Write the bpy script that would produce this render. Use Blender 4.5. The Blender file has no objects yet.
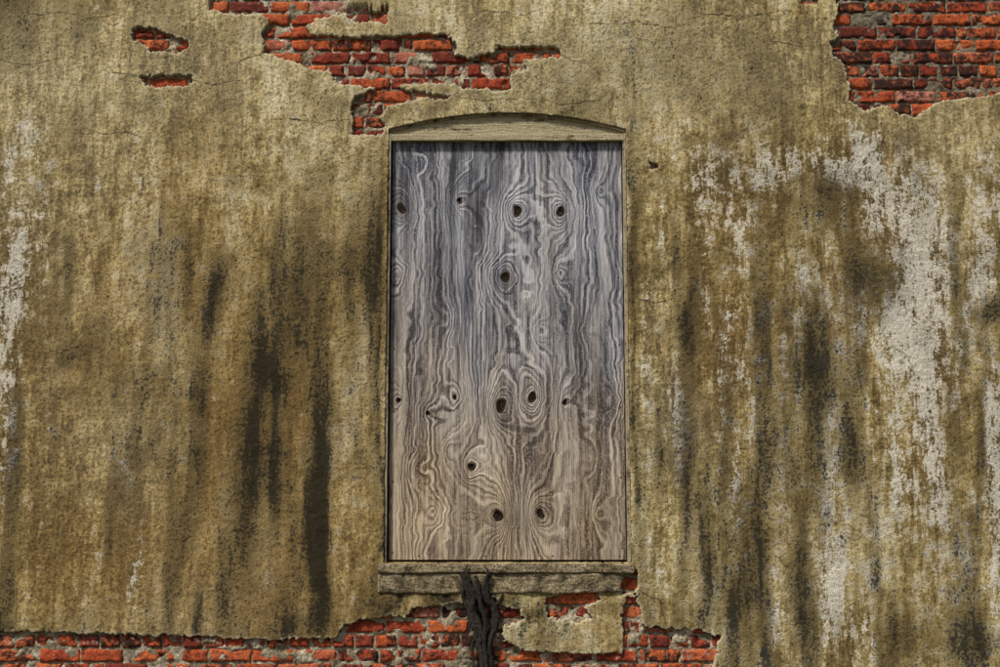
import bpy, bmesh, math, random
import numpy as np
from mathutils import Vector
random.seed(7); rng=np.random.RandomState(7)
scene=bpy.context.scene

# ------------------------------------------------------------ camera and wall survey
D=5.8; CAMZ=1.72; TILT=math.atan(0.12); FPX=1000*42.0/36.0
ct,st=math.cos(TILT),math.sin(TILT)
def W(px,py):
    """survey reading -> real wall coordinates (x,z) in metres"""
    u=(px-500)/FPX; v=(333.5-py)/FPX
    t=D/(ct-v*st)
    return u*t, CAMZ+t*(st+v*ct)
def S(X,Z):
    """wall coordinates -> survey reading"""
    zz=Z-CAMZ
    dep=D*ct+zz*st; up=-D*st+zz*ct
    return 500+FPX*X/dep, 333.5-FPX*up/dep

# ------------------------------------------------------------ noise
def _h(ix,iy,seed):
    h=(ix.astype(np.int64)*374761393+iy.astype(np.int64)*668265263+seed*1442695041)&0xffffffff
    h=((h^(h>>13))*1274126177)&0xffffffff
    h=((h^(h>>15))*2246822519)&0xffffffff
    return ((h^(h>>16))&0xffffff)/float(0xffffff)
def vn(x,y,seed=0):
    x=np.asarray(x,float); y=np.asarray(y,float)
    x0=np.floor(x); y0=np.floor(y); fx=x-x0; fy=y-y0
    fx=fx*fx*fx*(fx*(fx*6-15)+10); fy=fy*fy*fy*(fy*(fy*6-15)+10)
    a=_h(x0,y0,seed); b=_h(x0+1,y0,seed); c=_h(x0,y0+1,seed); d=_h(x0+1,y0+1,seed)
    return (a*(1-fx)+b*fx)*(1-fy)+(c*(1-fx)+d*fx)*fy
def fbm(x,y,seed=0,o=4,r=.5):
    s=0;a=1;t=0
    for i in range(o):
        s=s+a*vn(x*2**i+i*17.3,y*2**i-i*9.1,seed+i); t+=a; a*=r
    return s/t

def sdf_poly(X,Z,poly,m=.25):
    out=np.full(X.shape,1.0)
    px=np.array([p[0] for p in poly]); pz=np.array([p[1] for p in poly])
    sel=(X>px.min()-m)&(X<px.max()+m)&(Z>pz.min()-m)&(Z<pz.max()+m)
    x=X[sel]; z=Z[sel]
    if x.size==0: return out
    d=np.full(x.shape,1e9); ins=np.zeros(x.shape,bool)
    n=len(px)
    for i in range(n):
        x1,z1,x2,z2=px[i],pz[i],px[(i+1)%n],pz[(i+1)%n]
        ex,ez=x2-x1,z2-z1; L=ex*ex+ez*ez+1e-12
        t=np.clip(((x-x1)*ex+(z-z1)*ez)/L,0,1)
        d=np.minimum(d,(x-x1-t*ex)**2+(z-z1-t*ez)**2)
        if abs(ez)>1e-9:
            c=((z1>z)!=(z2>z))&(x<(x2-x1)*(z-z1)/(z2-z1)+x1)
            ins^=c
    d=np.sqrt(d); d[ins]*=-1
    out[sel]=np.minimum(d,1.0)
    return out

HOLES_PX=[
 [(222,-60),(214,-6),(208,6),(225,14),(262,14),(268,22),(262,32),(264,52),(290,60),(308,68),(330,72),(336,82),(350,86),(376,87),(354,96),(350,110),(354,122),(350,135),(384,135),(384,124),(380,118),(384,108),(398,104),(422,98),(448,100),(451,95),(420,92),(404,89),(400,85),(420,83),(455,83),(462,88),(485,88),(492,92),(512,88),(510,74),(528,70),(524,60),(548,58),(561,57),(560,47),(530,46),(498,46),(492,52),(470,57),(455,55),(457,42),(445,34),(420,33),(392,36),(376,36),(345,36),(310,33),(304,26),(318,18),(345,13),(352,22),(388,22),(388,10),(360,10),(345,4),(350,-6),(340,-60)],
 [(131,27),(150,26),(166,33),(188,40),(189,48),(175,53),(150,52),(144,44),(133,40)],
 [(140,76),(193,73),(194,82),(185,86),(146,87)],
 [(836,-60),(834,-5),(840,10),(832,25),(838,35),(830,42),(834,55),(845,65),(850,85),(848,98),(865,110),(885,104),(900,114),(918,117),(928,108),(945,100),(975,98),(1005,92),(1060,70),(1090,10),(1070,-60)],
 [(799,-12),(822,-12),(820,1),(803,3)],
 [(-150,636),(-60,628),(0,632),(90,633),(180,636),(270,640),(335,637),(345,625),(365,619),(390,616),(405,618),(412,608),(440,606),(462,603),(497,598),(503,607),(520,611),(524,621),(502,626),(503,640),(525,650),(570,653),(621,653),(624,640),(622,612),(627,596),(638,596),(641,618),(648,627),(665,628),(700,630),(721,637),(716,655),(708,690),(640,720),(400,705),(100,715),(-150,700)],
 [(545,598),(570,592),(598,590),(600,601),(585,608),(592,618),(570,622),(548,617)],
 [(622,572),(637,570),(637,594),(622,594)],
 [(649,161),(658,166),(652,171)],
]
HOLES=[[W(*p) for p in h] for h in HOLES_PX]
# window opening
XL=(W(383,562)[0]+W(388.5,140)[0])/2; XR=(W(631,562)[0]+W(627,140)[0])/2
ZB=W(500,563)[1]; ZS=W(500,129)[1]; ZA=W(500,112.5)[1]; XC=(XL+XR)/2
def arch(x,zs=ZS,za=ZA,hw=(XR-XL)/2):
    t=(x-XC)/hw
    return zs+(za-zs)*(1-t*t)
OPEN=[(XL,ZB),(XR,ZB)]+[(x,float(arch(x))) for x in np.linspace(XR,XL,25)]

def hole_sdf(X,Z,jag=True):
    d=np.full(X.shape,1.0)
    for h in HOLES: d=np.minimum(d,sdf_poly(X,Z,h))
    if jag:
        d=d+0.022*(fbm(X*30,Z*30,11,3)-.5)+0.014*(vn(X*90,Z*90,5)-.5)
    return d
def open_sdf(X,Z):
    return sdf_poly(X,Z,OPEN)

# ------------------------------------------------------------ node helpers
class NT:
    def __init__(s,name,rough=.9):
        s.m=bpy.data.materials.new(name); s.m.use_nodes=True
        s.t=s.m.node_tree; s.t.nodes.clear()
        s.out=s.t.nodes.new('ShaderNodeOutputMaterial')
        s.b=s.t.nodes.new('ShaderNodeBsdfPrincipled')
        s.b.inputs['Roughness'].default_value=rough
        s.b.inputs['Specular IOR Level'].default_value=.15
        s.t.links.new(s.b.outputs[0],s.out.inputs[0])
        tc=s.t.nodes.new('ShaderNodeTexCoord'); s.P=tc.outputs['Object']
    def set(s,i,v):
        if isinstance(v,bpy.types.NodeSocket): s.t.links.new(v,i)
        else: i.default_value=v
    def map(s,sc,loc=(0,0,0),rot=(0,0,0)):
        n=s.t.nodes.new('ShaderNodeMapping'); n.inputs['Scale'].default_value=sc
        n.inputs['Location'].default_value=loc; n.inputs['Rotation'].default_value=rot
        s.t.links.new(s.P,n.inputs[0]); return n.outputs[0]
    def noise(s,scale,det=4,rough=.55,vec=None,dist=0):
        n=s.t.nodes.new('ShaderNodeTexNoise'); n.inputs['Scale'].default_value=scale
        n.inputs['Detail'].default_value=det; n.inputs['Roughness'].default_value=rough
        n.inputs['Distortion'].default_value=dist
        s.t.links.new(vec or s.P,n.inputs['Vector']); return n.outputs['Fac']
    def M(s,op,a,b=0.0,clamp=False):
        n=s.t.nodes.new('ShaderNodeMath'); n.operation=op; n.use_clamp=clamp
        s.set(n.inputs[0],a); s.set(n.inputs[1],b); return n.outputs[0]
    def cen(s,v,k): return s.M('MULTIPLY',s.M('SUBTRACT',v,.5),k)
    def add(s,*a):
        r=a[0]
        for q in a[1:]: r=s.M('ADD',r,q)
        return r
    def mr(s,v,a,b,c=0.,d=1.):
        n=s.t.nodes.new('ShaderNodeMapRange'); n.clamp=True
        s.set(n.inputs[0],v)
        for k,q in zip((1,2,3,4),(a,b,c,d)): s.set(n.inputs[k],q)
        return n.outputs[0]
    def mix(s,f,a,b,mode='MIX'):
        n=s.t.nodes.new('ShaderNodeMix'); n.data_type='RGBA'; n.blend_type=mode
        s.set(n.inputs[0],f)
        for k,q in ((6,a),(7,b)):
            if isinstance(q,tuple) and len(q)==3: q=q+(1,)
            s.set(n.inputs[k],q)
        return n.outputs[2]
    def ramp(s,f,stops):
        n=s.t.nodes.new('ShaderNodeValToRGB'); e=n.color_ramp.elements
        while len(e)<len(stops): e.new(.5)
        for k,(p,c) in enumerate(stops):
            e[k].position=p; e[k].color=tuple(c)+(1,)
        s.set(n.inputs[0],f); return n.outputs[0]
    def attr(s,name):
        n=s.t.nodes.new('ShaderNodeAttribute'); n.attribute_name=name
        sp=s.t.nodes.new('ShaderNodeSeparateColor'); s.t.links.new(n.outputs['Color'],sp.inputs[0])
        return sp.outputs[0],sp.outputs[1],sp.outputs[2],n.outputs['Alpha']
    def xyz(s,v):
        n=s.t.nodes.new('ShaderNodeSeparateXYZ'); s.t.links.new(v,n.inputs[0]); return n.outputs
    def vec(s,a,b,c):
        n=s.t.nodes.new('ShaderNodeCombineXYZ')
        for i,q in enumerate((a,b,c)): s.set(n.inputs[i],q)
        return n.outputs[0]
    def grey(s,f):
        n=s.t.nodes.new('ShaderNodeCombineColor')
        for i in range(3): s.set(n.inputs[i],f)
        return n.outputs[0]
    def bump(s,h,dist=.003,strength=1.0):
        n=s.t.nodes.new('ShaderNodeBump'); n.inputs['Distance'].default_value=dist
        n.inputs['Strength'].default_value=strength
        s.set(n.inputs['Height'],h); s.t.links.new(n.outputs[0],s.b.inputs['Normal'])
    def col(s,c): s.set(s.b.inputs['Base Color'],c if not isinstance(c,tuple) else c+(1,))

# ------------------------------------------------------------ materials
def mat_plaster():
    n=NT('weathered_stucco')
    white,dark,warm,lite=n.attr('stain_vignette'); crackd,holed,edgei,tone=n.attr('dist')
    Ps=n.map((1,1,.18))
    fine=n.noise(62,5,.78); gr=n.noise(210,2,.7); s2=n.noise(30,5,.72,Ps)
    mid=n.noise(13,4,.7)
    tn=n.add(tone,n.cen(mid,1.1),n.cen(s2,.8))
    base=n.ramp(tn,[(.26,(.155,.108,.042)),(.45,(.30,.222,.088)),(.62,(.47,.372,.178)),(.80,(.62,.54,.345))])
    base=n.mix(n.M('MULTIPLY',warm,.7,True),base,(.285,.172,.055))
    base=n.mix(n.M('MULTIPLY',lite,.6,True),base,(.50,.435,.265))
    base=n.mix(1.,base,n.grey(n.mr(s2,.34,.66,.70,1.30)),'MULTIPLY')
    # sandy grain
    grit=n.add(n.M('MULTIPLY',fine,.68),n.M('MULTIPLY',gr,.32))
    base=n.mix(1.,base,n.grey(n.mr(grit,.36,.62,.20,1.70)),'MULTIPLY')
    # remnants of old limewash
    wv=n.add(white,n.cen(s2,2.5),n.cen(fine,2.3),n.cen(mid,2.2),n.cen(gr,.5))
    wm=n.mr(wv,.50,.74,0,.88)
    wc=n.mix(n.mr(gr,.38,.62),(.46,.41,.32),(.84,.81,.72))
    base=n.mix(wm,base,wc)
    # black mould, window edge bands and painted corner vignette: soft film plus gritty crust
    sk=n.add(n.cen(s2,3.0),n.cen(fine,4.2),n.cen(mid,1.2),n.cen(gr,1.2))
    crust=n.mr(n.add(n.M('MULTIPLY',dark,1.15),sk),.46,.88,0,.93)
    crust=n.M('MULTIPLY',crust,n.mr(dark,.03,.25,.25,1))
    film=n.mr(dark,.05,.95,0,.68)
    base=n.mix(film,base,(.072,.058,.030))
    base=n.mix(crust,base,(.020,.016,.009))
    # pits
    sp=n.mr(n.noise(105,2,.6),.31,.37,.85,0)
    base=n.mix(sp,base,(.04,.03,.015))
    eg=n.mr(holed,.0,.014,1,0)
    base=n.mix(n.M('MULTIPLY',eg,n.mr(fine,.38,.58,.1,.9)),base,(.56,.50,.35))
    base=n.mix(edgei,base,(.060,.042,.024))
    ck=n.mr(crackd,.0010,.0036,.92,0)
    base=n.mix(ck,base,(.018,.014,.009))
    n.col(base)
    n.bump(grit,.011,1.0)
    return n.m
def mat_brick():
    n=NT('old_red_brick',.85)
    r1,r2,dirt,_=n.attr('bk')
    fine=n.noise(150,4,.75); mid=n.noise(28,4,.7)
    c=n.ramp(r1,[(0,(.12,.030,.02)),(.22,(.30,.050,.025)),(.45,(.48,.080,.028)),(.72,(.64,.155,.045)),(.88,(.52,.14,.07)),(1,(.54,.25,.18))])
    c=n.mix(n.mr(mid,.42,.66,0,.75),c,(.19,.036,.026))
    c=n.mix(1.,c,n.grey(n.mr(fine,.34,.66,.35,1.55)),'MULTIPLY')
    dv=n.add(dirt,n.cen(mid,3.0),n.cen(fine,1.4))
    c=n.mix(n.mr(dv,.38,.76,0,.94),c,(.022,.016,.013))
    wv=n.add(r2,n.cen(n.noise(45,4,.75),3.2))
    c=n.mix(n.mr(wv,.76,1.10,0,.8),c,(.50,.43,.35))
    n.col(c); n.bump(n.add(fine,n.M('MULTIPLY',mid,1.2)),.009,1.)
    return n.m
def mat_mortar():
    n=NT('lime_mortar',.95)
    r1,r2,dirt,_=n.attr('bk')
    fine=n.noise(130,4,.75); mid=n.noise(14,5,.7)
    c=n.ramp(mid,[(.32,(.08,.058,.036)),(.5,(.33,.275,.185)),(.66,(.62,.55,.43))])
    c=n.mix(1.,c,n.grey(n.mr(fine,.34,.66,.35,1.5)),'MULTIPLY')
    c=n.mix(n.mr(dirt,.3,.9,0,.88),c,(.03,.022,.016))
    n.col(c); n.bump(fine,.008,.9)
    return n.m
def mat_ply():
    n=NT('weathered_plywood',.8)
    g,kd,low,blot_shade=n.attr('ply')
    gv=n.t.nodes.new('ShaderNodeAttribute'); gv.attribute_name='grain'; G=gv.outputs['Fac']
    x,y,z=n.xyz(n.P)
    Pf=n.map((1,1,.03)); Pg=n.map((1,1,.16))
    fib=n.noise(230,3,.75,Pf); fib2=n.noise(60,4,.76,Pf); md=n.noise(9,4,.7,Pg); spk=n.noise(120,3,.75)
    Gd=n.add(G,n.cen(n.noise(60,3,.72,Pg),.9))
    # annual rings of uneven width: 1-D noise read along the ring coordinate, plus the regular season rhythm
    rings=n.noise(1.0,2,.6,n.vec(n.M('MULTIPLY',Gd,1.7),n.M('MULTIPLY',x,1.2),n.M('MULTIPLY',z,.7)))
    rings=n.mr(rings,.30,.70)
    per=n.mr(n.M('SINE',n.M('MULTIPLY',Gd,6.2832*1.05)),-1,1,0,1)
    line=n.add(n.M('MULTIPLY',rings,.68),n.M('MULTIPLY',per,.28),n.cen(fib,1.3),n.cen(fib2,2.3),n.cen(md,1.6))
    ct_=n.mix(low,(.60,.60,.63),(.66,.54,.385))
    cm_=n.mix(low,(.245,.25,.285),(.34,.255,.165))
    cd_=n.mix(low,(.040,.042,.058),(.085,.058,.035))
    c=n.mix(n.mr(line,.08,.46),ct_,cm_)
    c=n.mix(n.mr(line,.46,.92),c,cd_)
    c=n.mix(n.mr(spk,.55,.66,0,.5),c,ct_)
    c=n.mix(1.,c,n.grey(n.mr(n.add(n.M('MULTIPLY',fib,.5),n.M('MULTIPLY',fib2,.5)),.36,.64,.45,1.4)),'MULTIPLY')
    c=n.mix(n.M('MULTIPLY',blot_shade,n.mr(n.add(fib2,n.cen(spk,.5)),.35,.6,.2,1.2),True),c,(.035,.034,.042))
    c=n.mix(n.mr(kd,.45,.85,0,.6),c,(.11,.07,.042))
    c=n.mix(n.mr(kd,.86,.95,0,1),c,n.mix(n.mr(spk,.50,.60),(.006,.005,.004),(.07,.035,.017)))
    n.col(c)
    n.bump(n.add(n.M('MULTIPLY',line,-.8),fib),.006,.9)
    return n.m
def mat_wood(name,a,b,d,paint=None,amt=.5,axis=0):
    n=NT(name,.8)
    sc=(.07,1,1) if axis==0 else (1,1,.05)
    Pf=n.map(sc); f=n.noise(170,4,.75,Pf); f2=n.noise(45,5,.7,Pf); m=n.noise(16,5,.7); fi=n.noise(140,4,.75)
    c=n.ramp(f2,[(.34,d),(.5,a),(.66,b)])
    c=n.mix(1.,c,n.grey(n.mr(f,.34,.66,.45,1.4)),'MULTIPLY')
    if paint:
        pv=n.add(n.M('MULTIPLY',f2,.6),n.M('MULTIPLY',m,.6),n.M('MULTIPLY',fi,.3))
        c=n.mix(n.mr(pv,.75-amt*.25,.82-amt*.2,0,.9),c,n.mix(n.mr(fi,.4,.6),tuple(q*.6 for q in paint),paint))
    c=n.mix(n.mr(fi,.32,.45,.75,0),c,(.03,.024,.015))
    n.col(c); n.bump(n.add(f,f2),.005,.9)
    return n.m
def mat_simple(name,a,b,sc=40,bump=.006,rough=.85):
    n=NT(name,rough); x=n.noise(sc,6,.7)
    n.col(n.ramp(x,[(.32,a),(.68,b)])); n.bump(x,bump); return n.m

M_PL=mat_plaster(); M_BR=mat_brick(); M_MO=mat_mortar(); M_PLY=mat_ply()
M_PAINT=mat_wood('flaking_cream_paint_wood',(.21,.16,.085),(.35,.28,.155),(.05,.035,.02),(.50,.43,.27),.5)
M_JAMB=mat_wood('flaking_paint_jamb_wood',(.15,.11,.065),(.28,.21,.13),(.04,.03,.02),(.46,.39,.26),.4,axis=2)
def mat_sill():
    n=NT('grimy_grey_sill',.9)
    Pf=n.map((.2,1,1)); f=n.noise(60,5,.75,Pf); m=n.noise(14,4,.7); fi=n.noise(120,4,.75)
    c=n.ramp(n.add(n.M('MULTIPLY',f,.5),n.M('MULTIPLY',m,.5)),[(.36,(.09,.068,.038)),(.5,(.235,.185,.11)),(.64,(.44,.37,.24))])
    c=n.mix(1.,c,n.grey(n.mr(fi,.36,.62,.25,1.6)),'MULTIPLY')
    c=n.mix(n.mr(m,.36,.48,.7,0),c,(.03,.023,.014))
    n.col(c); n.bump(n.add(fi,f),.010,1.); return n.m
M_SILL=mat_sill()
M_VINE=mat_simple('dead_vine_bark',(.005,.004,.003),(.05,.042,.034),60)
M_NAIL=mat_simple('rusty_iron',(.03,.015,.01),(.12,.05,.025),200,.001)

# ------------------------------------------------------------ mesh helpers
def mesh_obj(name,V,F,mat,parent=None,smooth=True):
    me=bpy.data.meshes.new(name)
    V=np.asarray(V,np.float32); F=np.asarray(F,np.int32)
    me.vertices.add(len(V)); me.vertices.foreach_set('co',V.ravel())
    k=F.shape[1]
    me.loops.add(F.size); me.loops.foreach_set('vertex_index',F.ravel())
    me.polygons.add(len(F)); me.polygons.foreach_set('loop_start',np.arange(0,F.size,k,dtype=np.int32))
    me.polygons.foreach_set('loop_total',np.full(len(F),k,np.int32))
    me.update(calc_edges=True); me.validate()
    me.polygons.foreach_set('use_smooth',np.full(len(me.polygons),smooth))
    me.materials.append(mat)
    o=bpy.data.objects.new(name,me); scene.collection.objects.link(o)
    if parent: o.parent=parent
    return o
def cattr(o,name,a,b,c,d=None):
    at=o.data.attributes.new(name,'FLOAT_COLOR','POINT')
    n=len(o.data.vertices); arr=np.ones((n,4),np.float32)
    arr[:,0]=a; arr[:,1]=b; arr[:,2]=c
    if d is not None: arr[:,3]=d
    at.data.foreach_set('color',arr.ravel())
def gridfaces(nx,nz,off=0):
    i=np.arange(nx-1); j=np.arange(nz-1); I,J=np.meshgrid(i,j,indexing='ij')
    a=(I*nz+J).ravel()+off
    return np.stack([a,a+nz,a+nz+1,a+1],1)
def empty(name):
    e=bpy.data.objects.new(name,None); scene.collection.objects.link(e); return e

wall=empty('stucco_brick_wall')
window=empty('boarded_window')

# ------------------------------------------------------------ stucco coat
H=.0045
xs=np.concatenate([np.linspace(-9,-2.85,90)[:-1],np.arange(-2.85,2.85,H),np.linspace(2.85,9,90)])
zs=np.concatenate([np.linspace(0-.05,.45,20)[:-1],np.arange(.45,4.1,H),np.linspace(4.1,6.2,60)])
X,Z=np.meshgrid(xs,zs,indexing='ij')
hd=hole_sdf(X,Z); od=open_sdf(X,Z)+.003*(vn(X*40,Z*40,3)-.5)
d=np.minimum(hd,od)
gx,gz=np.gradient(d,xs,zs); gl=np.sqrt(gx*gx+gz*gz)+1e-6
bd=np.abs(d)<.62*H
mv=np.where(bd,np.clip(-d,-H*.6,H*.6),0)
X2=X+mv*gx/gl; Z2=Z+mv*gz/gl
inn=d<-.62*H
Y=-(.012*(fbm(X*1.6,Z*1.6,21,3)-.5)+.008*(fbm(X*9,Z*9,31,3)-.5)+.0055*(fbm(X*42,Z*42,41,3,.65)-.5))
hdc=np.maximum(hd,0)
Y+=.006*np.exp(-hdc/.006)*vn(X*30,Z*30,51)
Y=np.where(inn,np.where(od<hd,.14,.055),Y)
U,Vv=S(X,Z)
def blobs(lst,wob=10):
    s=np.zeros(X.shape)
    Uw=U+wob*(fbm(X*5,Z*2.5,71,3)-.5)*2; Vw=Vv+26*(fbm(X*7,Z*2,72,2)-.5)*2
    for cx,cy,sx,sy,a in lst:
        sel=(np.abs(U-cx)<sx*3+20)&(np.abs(Vv-cy)<sy*3+40)
        s[sel]+=a*np.exp(-((Uw[sel]-cx)/sx)**2-((Vw[sel]-cy)/sy)**2)
    return s
white=blobs([(6,165,18,45,.55),(14,280,13,65,.7),(40,215,14,50,.45),(4,390,14,70,.55),(5,480,11,50,.45),(140,190,8,32,.5),(60,420,10,40,.35),(128,465,14,35,.45),(135,560,10,40,.52),(45,520,20,60,.22),(160,320,7,50,.26),(95,190,10,30,.28),(25,140,24,22,.4),
 (735,170,28,40,.28),(742,240,12,34,.36),(778,165,18,25,.32),(835,163,44,16,.5),(885,190,30,38,.44),(915,260,15,60,.42),(900,345,24,60,.48),(928,390,15,60,.42),(945,250,10,50,.36),(985,200,16,50,.44),(978,280,14,40,.46),(965,350,10,40,.40),(860,330,8,60,.25),
 (830,470,10,70,.40),(835,590,12,60,.46),(870,560,9,70,.38),(940,480,11,80,.44),(960,570,14,60,.44),(992,520,10,90,.42),(893,500,9,80,.36),(780,470,7,80,.34),(740,510,6,80,.34),(680,430,10,90,.48),(648,360,9,90,.46),(655,560,11,50,.44),(700,190,14,60,.32),(800,300,7,70,.34),(760,330,7,80,.34),(1000,420,10,60,.42),(722,360,6,70,.32),(930,200,12,40,.30),(700,290,6,40,.32),(665,250,10,50,.30),(715,610,8,40,.28),(770,620,7,40,.28)],11)
white+=.30/(1+np.exp(-(U-705)/25.))*(1/(1+np.exp(-(Vv-126)/22.)))+.03
white+=.26*(fbm(X*9,Z*1.5,77,4)-.5)*2+.14*(fbm(X*3,Z*2.4,78,3)-.5)*2
white+=.25*np.clip((fbm(X*1.1,Z*.6,81,3)-.52)*4,0,1)*((U<-20)|(U>1020))
dark=blobs([(215,300,8,32,.8),(218,280,24,30,.25),(262,360,9,46,.95),(250,430,11,64,.75),(242,520,17,80,.55),(320,450,8,55,.7),(316,530,8,75,1.0),(322,600,7,50,.75),(305,500,5,60,.45),(200,610,7,42,.65),(226,590,9,50,.48),(270,470,6,60,.45),(75,350,24,12,.42),(350,300,10,90,.24),(300,330,75,170,.14),(180,230,50,100,.08),(120,320,60,60,.06),(150,440,40,80,.08),
 (690,300,7,60,.5),(686,470,9,80,.65),(705,560,9,80,.65),(770,420,20,120,.36),(745,580,18,80,.5),(800,580,12,80,.55),(825,208,22,32,.5),(870,282,24,42,.56),(818,380,18,60,.48),(850,430,10,80,.48),(992,315,15,15,.7),(960,440,14,60,.32),(910,620,24,40,.36),(980,650,45,26,.45),(725,470,7,90,.45),(760,520,6,80,.45),(20,655,60,26,.32),(280,635,70,18,.3),(410,600,50,14,.22),  # both bottom corner blobs put vignette darkening into the colour
 (660,60,110,45,.24),(560,120,60,14,.24),(330,110,40,16,.22),(760,110,40,40,.16),(374,300,5,180,.42),(637,230,5,90,.3),(482,620,14,40,.9),(100,120,60,40,.06),(930,150,30,14,.15),(560,630,50,16,.2),(0,10,70,50,.32),(1010,400,14,120,.2),(370,590,16,12,.25),(381,345,3,250,.55),(633,345,3,250,.5),(508,104,130,6,.3),(500,600,130,7,.45)],9)  # top left corner vignette painted in; thin bands along window sides, arch and sill
dark+=.44*np.clip((fbm(X*10,Z*1.1,91,5)-.52)*4,0,1)*(1/(1+np.exp(-(Vv-190)/40.)))
dark+=.18*np.clip((fbm(X*6,Z*5,191,4)-.52)*4,0,1)
dark+=.02
warm=np.clip(.7*np.exp(-((U-230)/170.)**2-((Vv-420)/230.)**2)+.4*np.exp(-((U-740)/80.)**2-((Vv-330)/200.)**2)+.45*np.exp(-((U-180)/260.)**2-((Vv-600)/90.)**2)+1.0*(fbm(X*2+.3,Z*1,96,5,.62)-.5),0,1)
lite=np.clip(.50*np.exp(-((Vv-60)/90.)**2)+.35*np.exp(-((U-60)/80.)**2-((Vv-250)/200.)**2)+.35*np.exp(-((U-655)/30.)**2-((Vv-450)/160.)**2)+.9*(fbm(X*2.3,Z*1.6,97,5,.6)-.5),0,1)
tonea=np.clip(.5+.9*(fbm(X*1.8,Z*1.1,401,5,.62)-.5)+.6*(fbm(X*9,Z*1.5,411,4,.6)-.5),0,1)
CR=[[(30,14),(62,12),(90,18),(112,16)],[(565,20),(600,24),(640,22),(672,27)],[(611,92),(612,104),(610,116)],[(60,128),(95,134),(128,132),(150,140)],[(262,54),(240,60),(236,74)],[(561,56),(590,66),(600,75)],[(451,96),(480,101),(520,97),(560,104),(600,101)],[(700,12),(745,16),(790,10)],[(880,118),(884,140),(878,160)],[(194,80),(214,84),(240,79)],[(100,70),(140,78)],[(350,118),(320,122),(290,118)],[(636,590),(660,600),(668,628)],[(120,0),(150,8),(200,4)],[(640,300),(655,303),(668,300)],[(0,60),(30,64),(60,60)],[(770,40),(800,46),(830,44)],[(480,10),(520,14),(560,8)]]
cd=np.full(X.shape,.05)
Xw=X+.02*(fbm(X*20,Z*20,101,3)-.5); Zw=Z+.03*(fbm(X*16,Z*16,105,3)-.5)
for c in CR:
    p=[W(*q) for q in c]
    x0=min(q[0] for q in p)-.08;x1=max(q[0] for q in p)+.08;z0=min(q[1] for q in p)-.08;z1=max(q[1] for q in p)+.08
    sel=(X>x0)&(X<x1)&(Z>z0)&(Z<z1)
    x=Xw[sel];z=Zw[sel];dd=cd[sel]
    for (a,b),(e,f) in zip(p[:-1],p[1:]):
        ex,ez=e-a,f-b;L=ex*ex+ez*ez
        t=np.clip(((x-a)*ex+(z-b)*ez)/L,0,1)
        dd=np.minimum(dd,np.hypot(x-a-t*ex,z-b-t*ez))
    cd[sel]=dd
F=gridfaces(len(xs),len(zs))
deep=(d<-.03).ravel()
keep=~deep[F].all(1)
F=F[keep]
V=np.stack([X2.ravel(),Y.ravel(),Z2.ravel()],1)
used=np.zeros(len(V),bool); used[F.ravel()]=True
remap=np.cumsum(used)-1
def r(a): return a.ravel()[used]
pl=mesh_obj('stucco_coat',V[used],remap[F],M_PL,wall)
cattr(pl,'stain_vignette',r(white),r(dark),r(warm),r(lite))
cattr(pl,'dist',r(cd),r(np.maximum(hd,0)),r(inn.astype(float)),r(tonea))

# ------------------------------------------------------------ bricks
P=.0685; BL=.197; J=.011; ZJ=W(500,649)[1]
BV=[];BF=[];BA=[];off=0
nx,nz=26,10
ss=np.concatenate([[0],np.linspace(0,1,nx),[1]]); tt=np.concatenate([[0],np.linspace(0,1,nz),[1]])
for k in range(-12,60):
    z0=ZJ+k*P+J*.5; z1=z0+P-J
    if z1<.4 or z0>4.5: continue
    offx=(BL+J)*.5*(k%2)+random.uniform(-.02,.02)
    x=-4+offx
    head=(k%6==0)
    while x<4:
        L=(.092 if head else BL)+random.uniform(-.006,.006)
        a,b=x,x+L; x=b+J+random.uniform(-.003,.003)
        cx,cz=np.array([a,(a+b)/2,b,a,b]),np.array([z0,(z0+z1)/2,z0,z1,z1])
        if hole_sdf(cx,cz,False).min()>.06: continue
        if z1>ZB-.035 and z0<ZS+.01:
            if a<XL<b and (a+b)/2<XL+.1: b=XL-.008
            elif a<XR<b and (a+b)/2>XR-.1: a=XR+.008
        if b-a<.02: continue
        mx=(a+b)/2
        if XL-.004<mx<XR+.004 and z1>ZB-.035 and z0<float(arch(mx))+.006: continue
        SS,TT=np.meshgrid(ss,tt,indexing='ij')
        xx=a+(b-a)*SS; zz=z0+(z1-z0)*TT
        e=np.minimum(np.minimum(xx-a,b-xx),np.minimum(zz-z0,z1-zz))
        sd=random.randint(0,9999)
        yy=.017+random.uniform(-.004,.005)+.008*np.exp(-e/.0045)*(.5+vn(xx*40,zz*40,sd))
        yy+=.008*(fbm(xx*35,zz*35,sd,3)-.5)+random.uniform(-.004,.004)*(SS-.5)+random.uniform(-.003,.003)*(TT-.5)
        chip=np.clip(fbm(xx*14,zz*14,sd+5,2)-.60,0,1)*.07; yy+=chip
        xx=xx+.006*(vn(xx*30,zz*60,sd+1)-.5); zz=zz+.007*(vn(xx*30,zz*60,sd+2)-.5)
        ring=np.zeros(SS.shape,bool); ring[0]=ring[-1]=True; ring[:,0]=ring[:,-1]=True
        yy=np.where(ring,yy+.04,yy)
        u,v=S((a+b)/2,(z0+z1)/2)
        r1=random.betavariate(1.5,1.3)
        dirt=random.betavariate(1.2,3)*.8
        r2=random.betavariate(1.2,3)*.85
        if u>820 and v<130: dirt=min(1,dirt+.12+.45*vn(u/22.,v/16.,5)); r2*=.5
        if v>560: r2+=.14; r1=min(1,r1*.85+.1); dirt+=.06
        if v>560 and abs(u-480)<28: dirt+=.4
        BV.append(np.stack([xx.ravel(),yy.ravel(),zz.ravel()],1)); BF.append(gridfaces(len(ss),len(tt),off)); off+=xx.size
        BA.append(np.tile([r1,r2,dirt],(xx.size,1)))
BA=np.concatenate(BA)
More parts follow.
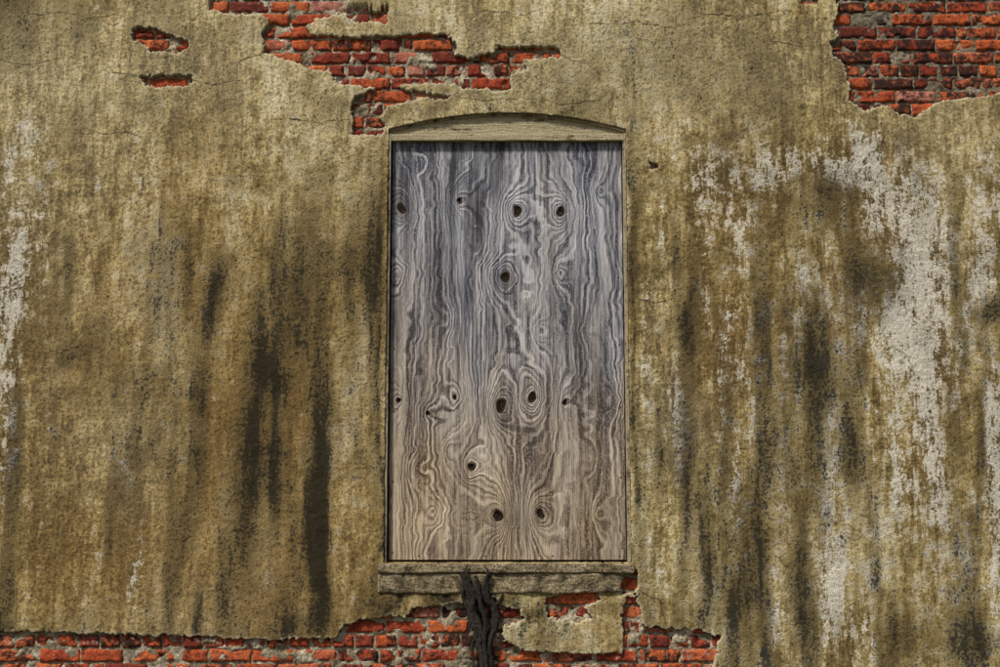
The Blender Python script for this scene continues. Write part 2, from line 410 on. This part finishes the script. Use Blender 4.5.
bo=mesh_obj('exposed_bricks',np.concatenate(BV),np.concatenate(BF),M_BR,wall); cattr(bo,'bk',BA[:,0],BA[:,1],BA[:,2])

# mortar bed
MV=[];MF=[];MA=[];off=0
for (u0,v0,u1,v1) in [(195,-70,580,145),(120,20,200,60),(125,65,194.5,95),(785,-70,1110,125),(-170,565,730,730),(640,150,668,180)]:
    ax,az=W(u0,v1);bx,bz=W(u1,v0); ax=min(ax,W(u0,v0)[0]); bx=max(bx,W(u1,v1)[0])
    gxs=np.arange(ax,bx,.005); gzs=np.arange(az,bz,.005)
    GX,GZ=np.meshgrid(gxs,gzs,indexing='ij')
    uu,vv=S(GX,GZ)
    sm=np.where((uu>780)&(vv<140),.3,.85)
    y=.034-.012*fbm(GX*22,GZ*22,201,4)-.024*np.clip(fbm(GX*9,GZ*12,211,4)-.58,0,.3)*3*sm+.006*(vn(GX*80,GZ*80,231)-.5)
    y=np.maximum(y,.006)
    hs=hole_sdf(GX,GZ,False); os_=open_sdf(GX,GZ)
    bad=(os_<.004)|(hs>.04)
    Fg=gridfaces(len(gxs),len(gzs)); Fg=Fg[~bad.ravel()[Fg].any(1)]+off
    MV.append(np.stack([GX.ravel(),y.ravel(),GZ.ravel()],1)); MF.append(Fg); off+=GX.size
    dd=.45*fbm(GX*6,GZ*6,221,3)+.35*((uu>800)&(vv<140))+.5*np.exp(-((uu-482)/16.)**2)*(vv>560)
    MA.append(dd.ravel())
mo=mesh_obj('mortar_bed',np.concatenate(MV),np.concatenate(MF),M_MO,wall); dd=np.concatenate(MA); cattr(mo,'bk',dd*0,dd*0,dd)

# ------------------------------------------------------------ box helper
def rbox(name,x0,x1,y0,y1,z0,z1,mat,parent,h=.02,amp=.002,seed=0,fn=None,bev=.003):
    bm=bmesh.new()
    def cuts(a,b): return max(1,int(round((b-a)/h)))
    def face(o,e1,e2,n1,n2):
        g=[[bm.verts.new([o[q]+e1[q]*i/n1+e2[q]*j/n2 for q in range(3)]) for j in range(n2+1)] for i in range(n1+1)]
        for i in range(n1):
            for j in range(n2): bm.faces.new((g[i][j],g[i+1][j],g[i+1][j+1],g[i][j+1]))
    dx,dy,dz=x1-x0,y1-y0,z1-z0; a,b,c=cuts(x0,x1),cuts(y0,y1),cuts(z0,z1)
    face((x0,y0,z0),(dx,0,0),(0,0,dz),a,c); face((x0,y1,z0),(0,0,dz),(dx,0,0),c,a)
    face((x0,y0,z0),(0,0,dz),(0,dy,0),c,b); face((x1,y0,z0),(0,dy,0),(0,0,dz),b,c)
    face((x0,y0,z0),(0,dy,0),(dx,0,0),b,a); face((x0,y0,z1),(dx,0,0),(0,dy,0),a,b)
    bmesh.ops.remove_doubles(bm,verts=bm.verts,dist=1e-5)
    for v in bm.verts:
        q=v.co.copy()
        if fn: v.co=fn(v.co)
        v.co.y+=amp*2*(float(vn(q.x*25+q.y*40,q.z*25,seed))-.5); v.co.z+=amp*2*(float(vn(q.x*14,q.y*30+q.z*9,seed+3))-.5)
        v.co.x+=amp*(float(vn(q.z*14,q.x*30,seed+6))-.5)
    bmesh.ops.recalc_face_normals(bm,faces=bm.faces)
    me=bpy.data.meshes.new(name); bm.to_mesh(me); bm.free(); me.materials.append(mat)
    o=bpy.data.objects.new(name,me); scene.collection.objects.link(o); o.parent=parent
    if bev:
        m=o.modifiers.new('b','BEVEL'); m.width=bev; m.segments=2; m.limit_method='ANGLE'; m.angle_limit=math.radians(50)
    return o
rbox('masonry_core',-8.99,8.99,.15,.5,-.04,6.15,mat_simple('dark_backing',(.03,.025,.02),(.06,.05,.04)),wall,h=1.0,amp=0,bev=0)  # wall core, coloured dark to put gap shade behind the boarded opening
rbox('coping',-9.05,9.05,-.05,.52,6.16,6.28,M_MO,wall,h=.5,amp=.003,bev=.01)

# ------------------------------------------------------------ boarded window
ZP=W(500,140.5)[1]      # top of plywood
px0=XL+.020; px1=XR-.024; pz0=ZB+.012; pz1=ZP
h=.003
gxs=np.arange(px0,px1+h/2,h); gzs=np.arange(pz0,pz1+h/2,h)
GX,GZ=np.meshgrid(gxs,gzs,indexing='ij')
K=[(401,207,.95,-4.5),(459,199,.55,2.5),(517,209,1.0,5),(562,210,.9,-5),(505,276,1.0,4.5),(398,400,.5,-2.5),(427,413,.42,1.5),(454,397,.45,-2.2),(501,405,1.15,5.5),(533,397,.95,-4.5),(566,402,.6,2.5),(471,467,.8,4),(498,516,1.05,-5),(541,514,.85,4.5)]
BUMPS=[(600,190,.5,2.5),(397,275,.5,-2.5),(560,272,.6,2.0),(612,400,.6,-2.2),(448,320,.6,-1.6),(590,330,.6,1.6),(433,513,.5,-2.2),(600,515,.6,2.2),(425,160,.6,-1.5),(415,470,.8,1.6),(590,460,.8,-1.6),(480,240,.9,-2.),(540,330,1.0,2.4),(450,450,.9,2.2)]
x=GX-px0; z=GZ-pz0
G=34*x+14*(fbm(x*1.8,z*.42,301,2)-.5)+3.8*(fbm(x*5,z*1.2,311,3)-.5)+1.6*(fbm(x*10,z*5,321,2)-.5)+.7*(vn(x*13,z*28,327)-.5)
wx=.012*(vn(x*20,z*20,331)-.5)
kd=np.zeros(G.shape); dep=np.zeros(G.shape)
for i,(ku,kv,sz,amp) in enumerate(K+BUMPS):
    kx,kz=W(ku,kv); dx=GX-kx+wx; dz=GZ-kz
    s=.022+.024*sz
    G+=amp*np.exp(-(np.abs(dx)/s)**1.6-(np.abs(dz)/(s*1.5))**1.6)
    G+=amp*.6*np.exp(-(dx/(s*2.2))**2-(dz/(s*3.4))**2)
    if i>=len(K): continue
    ang=np.arctan2(dz,dx); rr=np.hypot(dx*1.0,dz*.80)*(1+.10*np.sin(ang*2+i)+.07*np.sin(ang*3+2*i))
    R=.0225*sz
    kk=np.where(rr<R,1.0,np.clip(1-(rr-R)/(.010*sz+.003),0,1)*.85)
    kd=np.maximum(kd,kk); dep=np.maximum(dep,np.clip(1.25-rr/R,0,1)*.9)
uu,vv=S(GX,GZ)
low=1/(1+np.exp(-(vv-370+90*(fbm(x*3,z*1.5,341,3)-.5)*2)/55.))
low=np.clip(low+.5*(fbm(x*9,z*1.2,345,3)-.5),0,1)
blot_shade=np.zeros(G.shape)
for cx,cy,sx,sy,a in [(455,175,22,45,.75),(500,165,12,34,.65),(440,260,28,40,.5),(420,330,16,34,.35),(560,170,16,34,.5),(612,220,10,70,.45),(505,285,14,26,.5),(498,420,18,28,.4),(480,330,24,50,.25),(392,340,5,140,.4),(540,240,34,24,.35),(460,552,60,12,.4),(600,558,34,9,.4),(575,320,14,50,.25),(515,522,28,16,.4),(475,210,10,34,.45),(405,200,10,24,.4),(530,385,24,16,.3),(500,144,120,5,.55),(440,380,30,10,.2)]:  # weathered blotches, a left edge strip, and head rail shadow painted across the top
    blot_shade+=a*np.exp(-((uu-cx)/sx)**2-((vv-cy)/sy)**2)
blot_shade+=.5*np.clip((fbm(x*14,z*1.8,361,4)-.50)*4,0,1)*np.clip(1.15-low,0,1)
blot_shade*=.26+1.1*fbm(x*20,z*3,365,3)
yp=.038+dep*.010+.004*(fbm(x*1.5,z*1.2,351,2)-.5)
pv=np.stack([GX.ravel(),yp.ravel(),GZ.ravel()],1)
po=mesh_obj('plywood_sheet',pv,gridfaces(len(gxs),len(gzs)),M_PLY,window)
cattr(po,'ply',(G*0).ravel(),kd.ravel(),low.ravel(),blot_shade.ravel())
ga=po.data.attributes.new('grain','FLOAT','POINT'); ga.data.foreach_set('value',G.ravel().astype(np.float32))
so=po.modifiers.new('t','SOLIDIFY'); so.thickness=.016; so.offset=-1
rbox('jamb_left',XL+.001,XL+.013,.006,.10,ZB+.001,ZS-.02,M_JAMB,window,amp=.0012,seed=4,bev=.002)
rbox('jamb_right',XR-.018,XR-.002,.004,.10,ZB+.001,ZS-.02,M_JAMB,window,amp=.0015,seed=9,bev=.002)
zr0=ZP+.003; zr1=W(500,133.5)[1]
rbox('head_rail',XL+.006,XR-.004,.008,.08,zr0,zr1,M_PAINT,window,amp=.0018,seed=14,bev=.003)
def archfn(c):
    t=(c.z-0)/1.0
    top=float(arch(c.x))-.014
    return Vector((c.x,c.y,zr1+.001+(top-zr1)*t))
rbox('arched_infill_board',XL+.004,XR-.004,.022,.07,0,1,M_PAINT,window,h=.02,amp=.0006,seed=22,fn=archfn,bev=0)
def trimfn(c):
    top=float(arch(c.x))-.003
    return Vector((c.x,c.y,top-.010*(1-c.z)))
rbox('arched_trim',XL+.005,XR-.005,.010,.06,0,1,M_JAMB,window,h=.02,amp=.0012,seed=27,fn=trimfn,bev=.0015)
# sill
s0=W(378,567)[0]; s1=W(634,567)[0]; za=W(500,572.5)[1]; zb=W(500,593)[1]
rbox('sill_nosing',s0,s1,-.022,.09,za,ZB-.001,M_SILL,window,amp=.003,seed=33,bev=.006)
rbox('sill_apron',s0+.001,W(621,580)[0],-.014,.09,zb,za-.003,M_SILL,window,amp=.007,seed=37,bev=.008)
# nails
NV=[];NF=[]
def nail(x,y,z,rad):
    o=len(NV); m=8
    for q in range(m): NV.append((x+rad*math.cos(q*2*math.pi/m),y,z+rad*math.sin(q*2*math.pi/m)))
    for q in range(m): NV.append((x+rad*.6*math.cos(q*2*math.pi/m),y-.0025,z+rad*.6*math.sin(q*2*math.pi/m)))
    for q in range(m): NF.append((o+q,o+(q+1)%m,o+m+(q+1)%m,o+m+q))
    for a,b,c,e in ((0,1,2,3),(0,3,4,5),(0,5,6,7)): NF.append((o+m+a,o+m+b,o+m+c,o+m+e))
for q in range(7):
    zz=pz0+.04+q*(pz1-pz0-.08)/6+random.uniform(-.02,.02)
    nail(px0+.02,.0365,zz,.004); nail(px1-.02,.0365,zz+.02,.004)
for q in range(4):
    xx=px0+.1+q*.33; nail(xx,.0365,pz1-.02,.004); nail(xx+.05,.0365,pz0+.02,.004)
mesh_obj('nails',NV,NF,M_NAIL,window,False)

# ------------------------------------------------------------ dead vine
TV=[];TF=[]
def tube(pts,rad,seed,flat=.7,m=12):
    P3=[Vector(p) for p in pts]; out=[];rr=[]
    for i in range(len(P3)-1):
        p0=P3[max(i-1,0)];p1=P3[i];p2=P3[i+1];p3=P3[min(i+2,len(P3)-1)]
        for s in range(8):
            t=s/8
            out.append(.5*((2*p1)+(p2-p0)*t+(2*p0-5*p1+4*p2-p3)*t*t+(3*p1-p0-3*p2+p3)*t**3)); rr.append(rad[i]*(1-t)+rad[i+1]*t)
    out.append(P3[-1]); rr.append(rad[-1]); o=len(TV)
    for i,(c,q) in enumerate(zip(out,rr)):
        tg=(out[min(i+1,len(out)-1)]-out[max(i-1,0)]).normalized()
        a=tg.cross(Vector((0,1,0))).normalized(); b=a.cross(tg)
        for k in range(m):
            an=k*2*math.pi/m
            w=q*(1+.6*(float(vn(i*.55+seed*7,k*.9,seed))-.5)+.25*math.sin(3*an+i*.3))
            TV.append(tuple(c+a*math.cos(an)*w+b*math.sin(an)*w*flat))
        if i:
            for k in range(m): TF.append((o+(i-1)*m+k,o+(i-1)*m+(k+1)%m,o+i*m+(k+1)%m,o+i*m+k))
def vp(u,v,y): a,b=W(u,v); return (a,y,b)
tube([vp(463,572,-.03),vp(467,584,-.03),vp(473,596,-.022),vp(472,612,-.012),vp(478,628,-.015),vp(480,645,-.012),vp(484,668,-.012),vp(483,720,-.012),vp(488,760,-.02),vp(485,800,-.03)],[.012,.020,.026,.022,.023,.020,.019,.022,.026,.03],1,.45)
tube([vp(490,572,-.03),vp(485,586,-.03),vp(487,598,-.022),vp(494,608,-.012),vp(495,622,-.012),vp(490,640,-.015),vp(489,660,-.012),vp(492,700,-.012),vp(486,800,-.03)],[.010,.015,.022,.020,.017,.017,.016,.018,.02],2,.45)
tube([vp(476,575,-.034),vp(478,588,-.036),vp(481,604,-.032),vp(486,622,-.028),vp(484,640,-.025),vp(487,668,-.02),vp(486,720,-.02)],[.006,.012,.010,.012,.009,.010,.010],3)
tube([vp(466,582,-.03),vp(463,596,-.012),vp(468,610,-.008),vp(470,624,-.006),vp(466,640,-.006)],[.006,.008,.006,.005,.002],4)
tube([vp(494,606,-.012),vp(500,600,-.01),vp(503,592,-.012)],[.007,.005,.002],5)
tube([vp(480,632,-.012),vp(472,645,-.008),vp(474,662,-.006),vp(468,690,-.006)],[.008,.007,.006,.003],6)
tube([vp(470,580,-.034),vp(466,570,-.036),vp(468,564,-.034)],[.008,.005,.002],7)
tube([vp(486,580,-.034),vp(488,571,-.036),vp(485,566,-.034)],[.007,.005,.002],8)
mesh_obj('dead_vine',TV,TF,M_VINE)

# ------------------------------------------------------------ ground
gx_=np.concatenate([-np.geomspace(200,6,18),np.linspace(-5,5,80),np.geomspace(6,200,18)])
gy_=np.concatenate([-np.geomspace(200,6,18),np.linspace(-5,.1,60)])
GX,GY=np.meshgrid(gx_,gy_,indexing='ij')
gzv=.03*(fbm(GX*1.5,GY*1.5,401,4)-.5)
n=NT('dry_grass_and_dirt',.95); a=n.noise(3,6,.65); b=n.noise(60,5,.7)
c=n.ramp(a,[(.38,(.10,.075,.045)),(.5,(.13,.11,.055)),(.62,(.06,.08,.025))]); c=n.mix(1.,c,n.grey(n.mr(b,.3,.7,.5,1.4)),'MULTIPLY'); n.col(c); n.bump(b,.02)
mesh_obj('ground',np.stack([GX.ravel(),GY.ravel(),gzv.ravel()],1),gridfaces(len(gx_),len(gy_)),n.m)

# ------------------------------------------------------------ light
w=bpy.data.worlds.new('World'); scene.world=w; w.use_nodes=True
nt=w.node_tree; bg=nt.nodes['Background']; sky=nt.nodes.new('ShaderNodeTexSky'); sky.sky_type='NISHITA'; sky.sun_disc=False
EL=math.radians(54); AZ=math.radians(222)   # sun up and to the left, in front of the wall
sky.sun_elevation=EL; sky.sun_rotation=AZ; sky.air_density=1.0; sky.dust_density=3.0
nt.links.new(sky.outputs[0],bg.inputs[0]); bg.inputs[1].default_value=.08
sd=bpy.data.lights.new('sun','SUN'); sd.energy=4.5; sd.angle=math.radians(7); sd.color=(1,.945,.85)
so=bpy.data.objects.new('sun',sd); scene.collection.objects.link(so)
dirv=Vector((math.sin(AZ)*math.cos(EL),math.cos(AZ)*math.cos(EL),math.sin(EL)))
so.rotation_euler=dirv.to_track_quat('Z','Y').to_euler()

cam=bpy.data.cameras.new('camera'); co=bpy.data.objects.new('camera',cam); scene.collection.objects.link(co)
co.location=(0,-D,CAMZ); co.rotation_euler=(math.pi/2+TILT,0,0); cam.lens=42; cam.sensor_width=36; cam.clip_end=600
scene.camera=co
scene.view_settings.view_transform='Standard'; scene.view_settings.look='None'; scene.view_settings.exposure=0
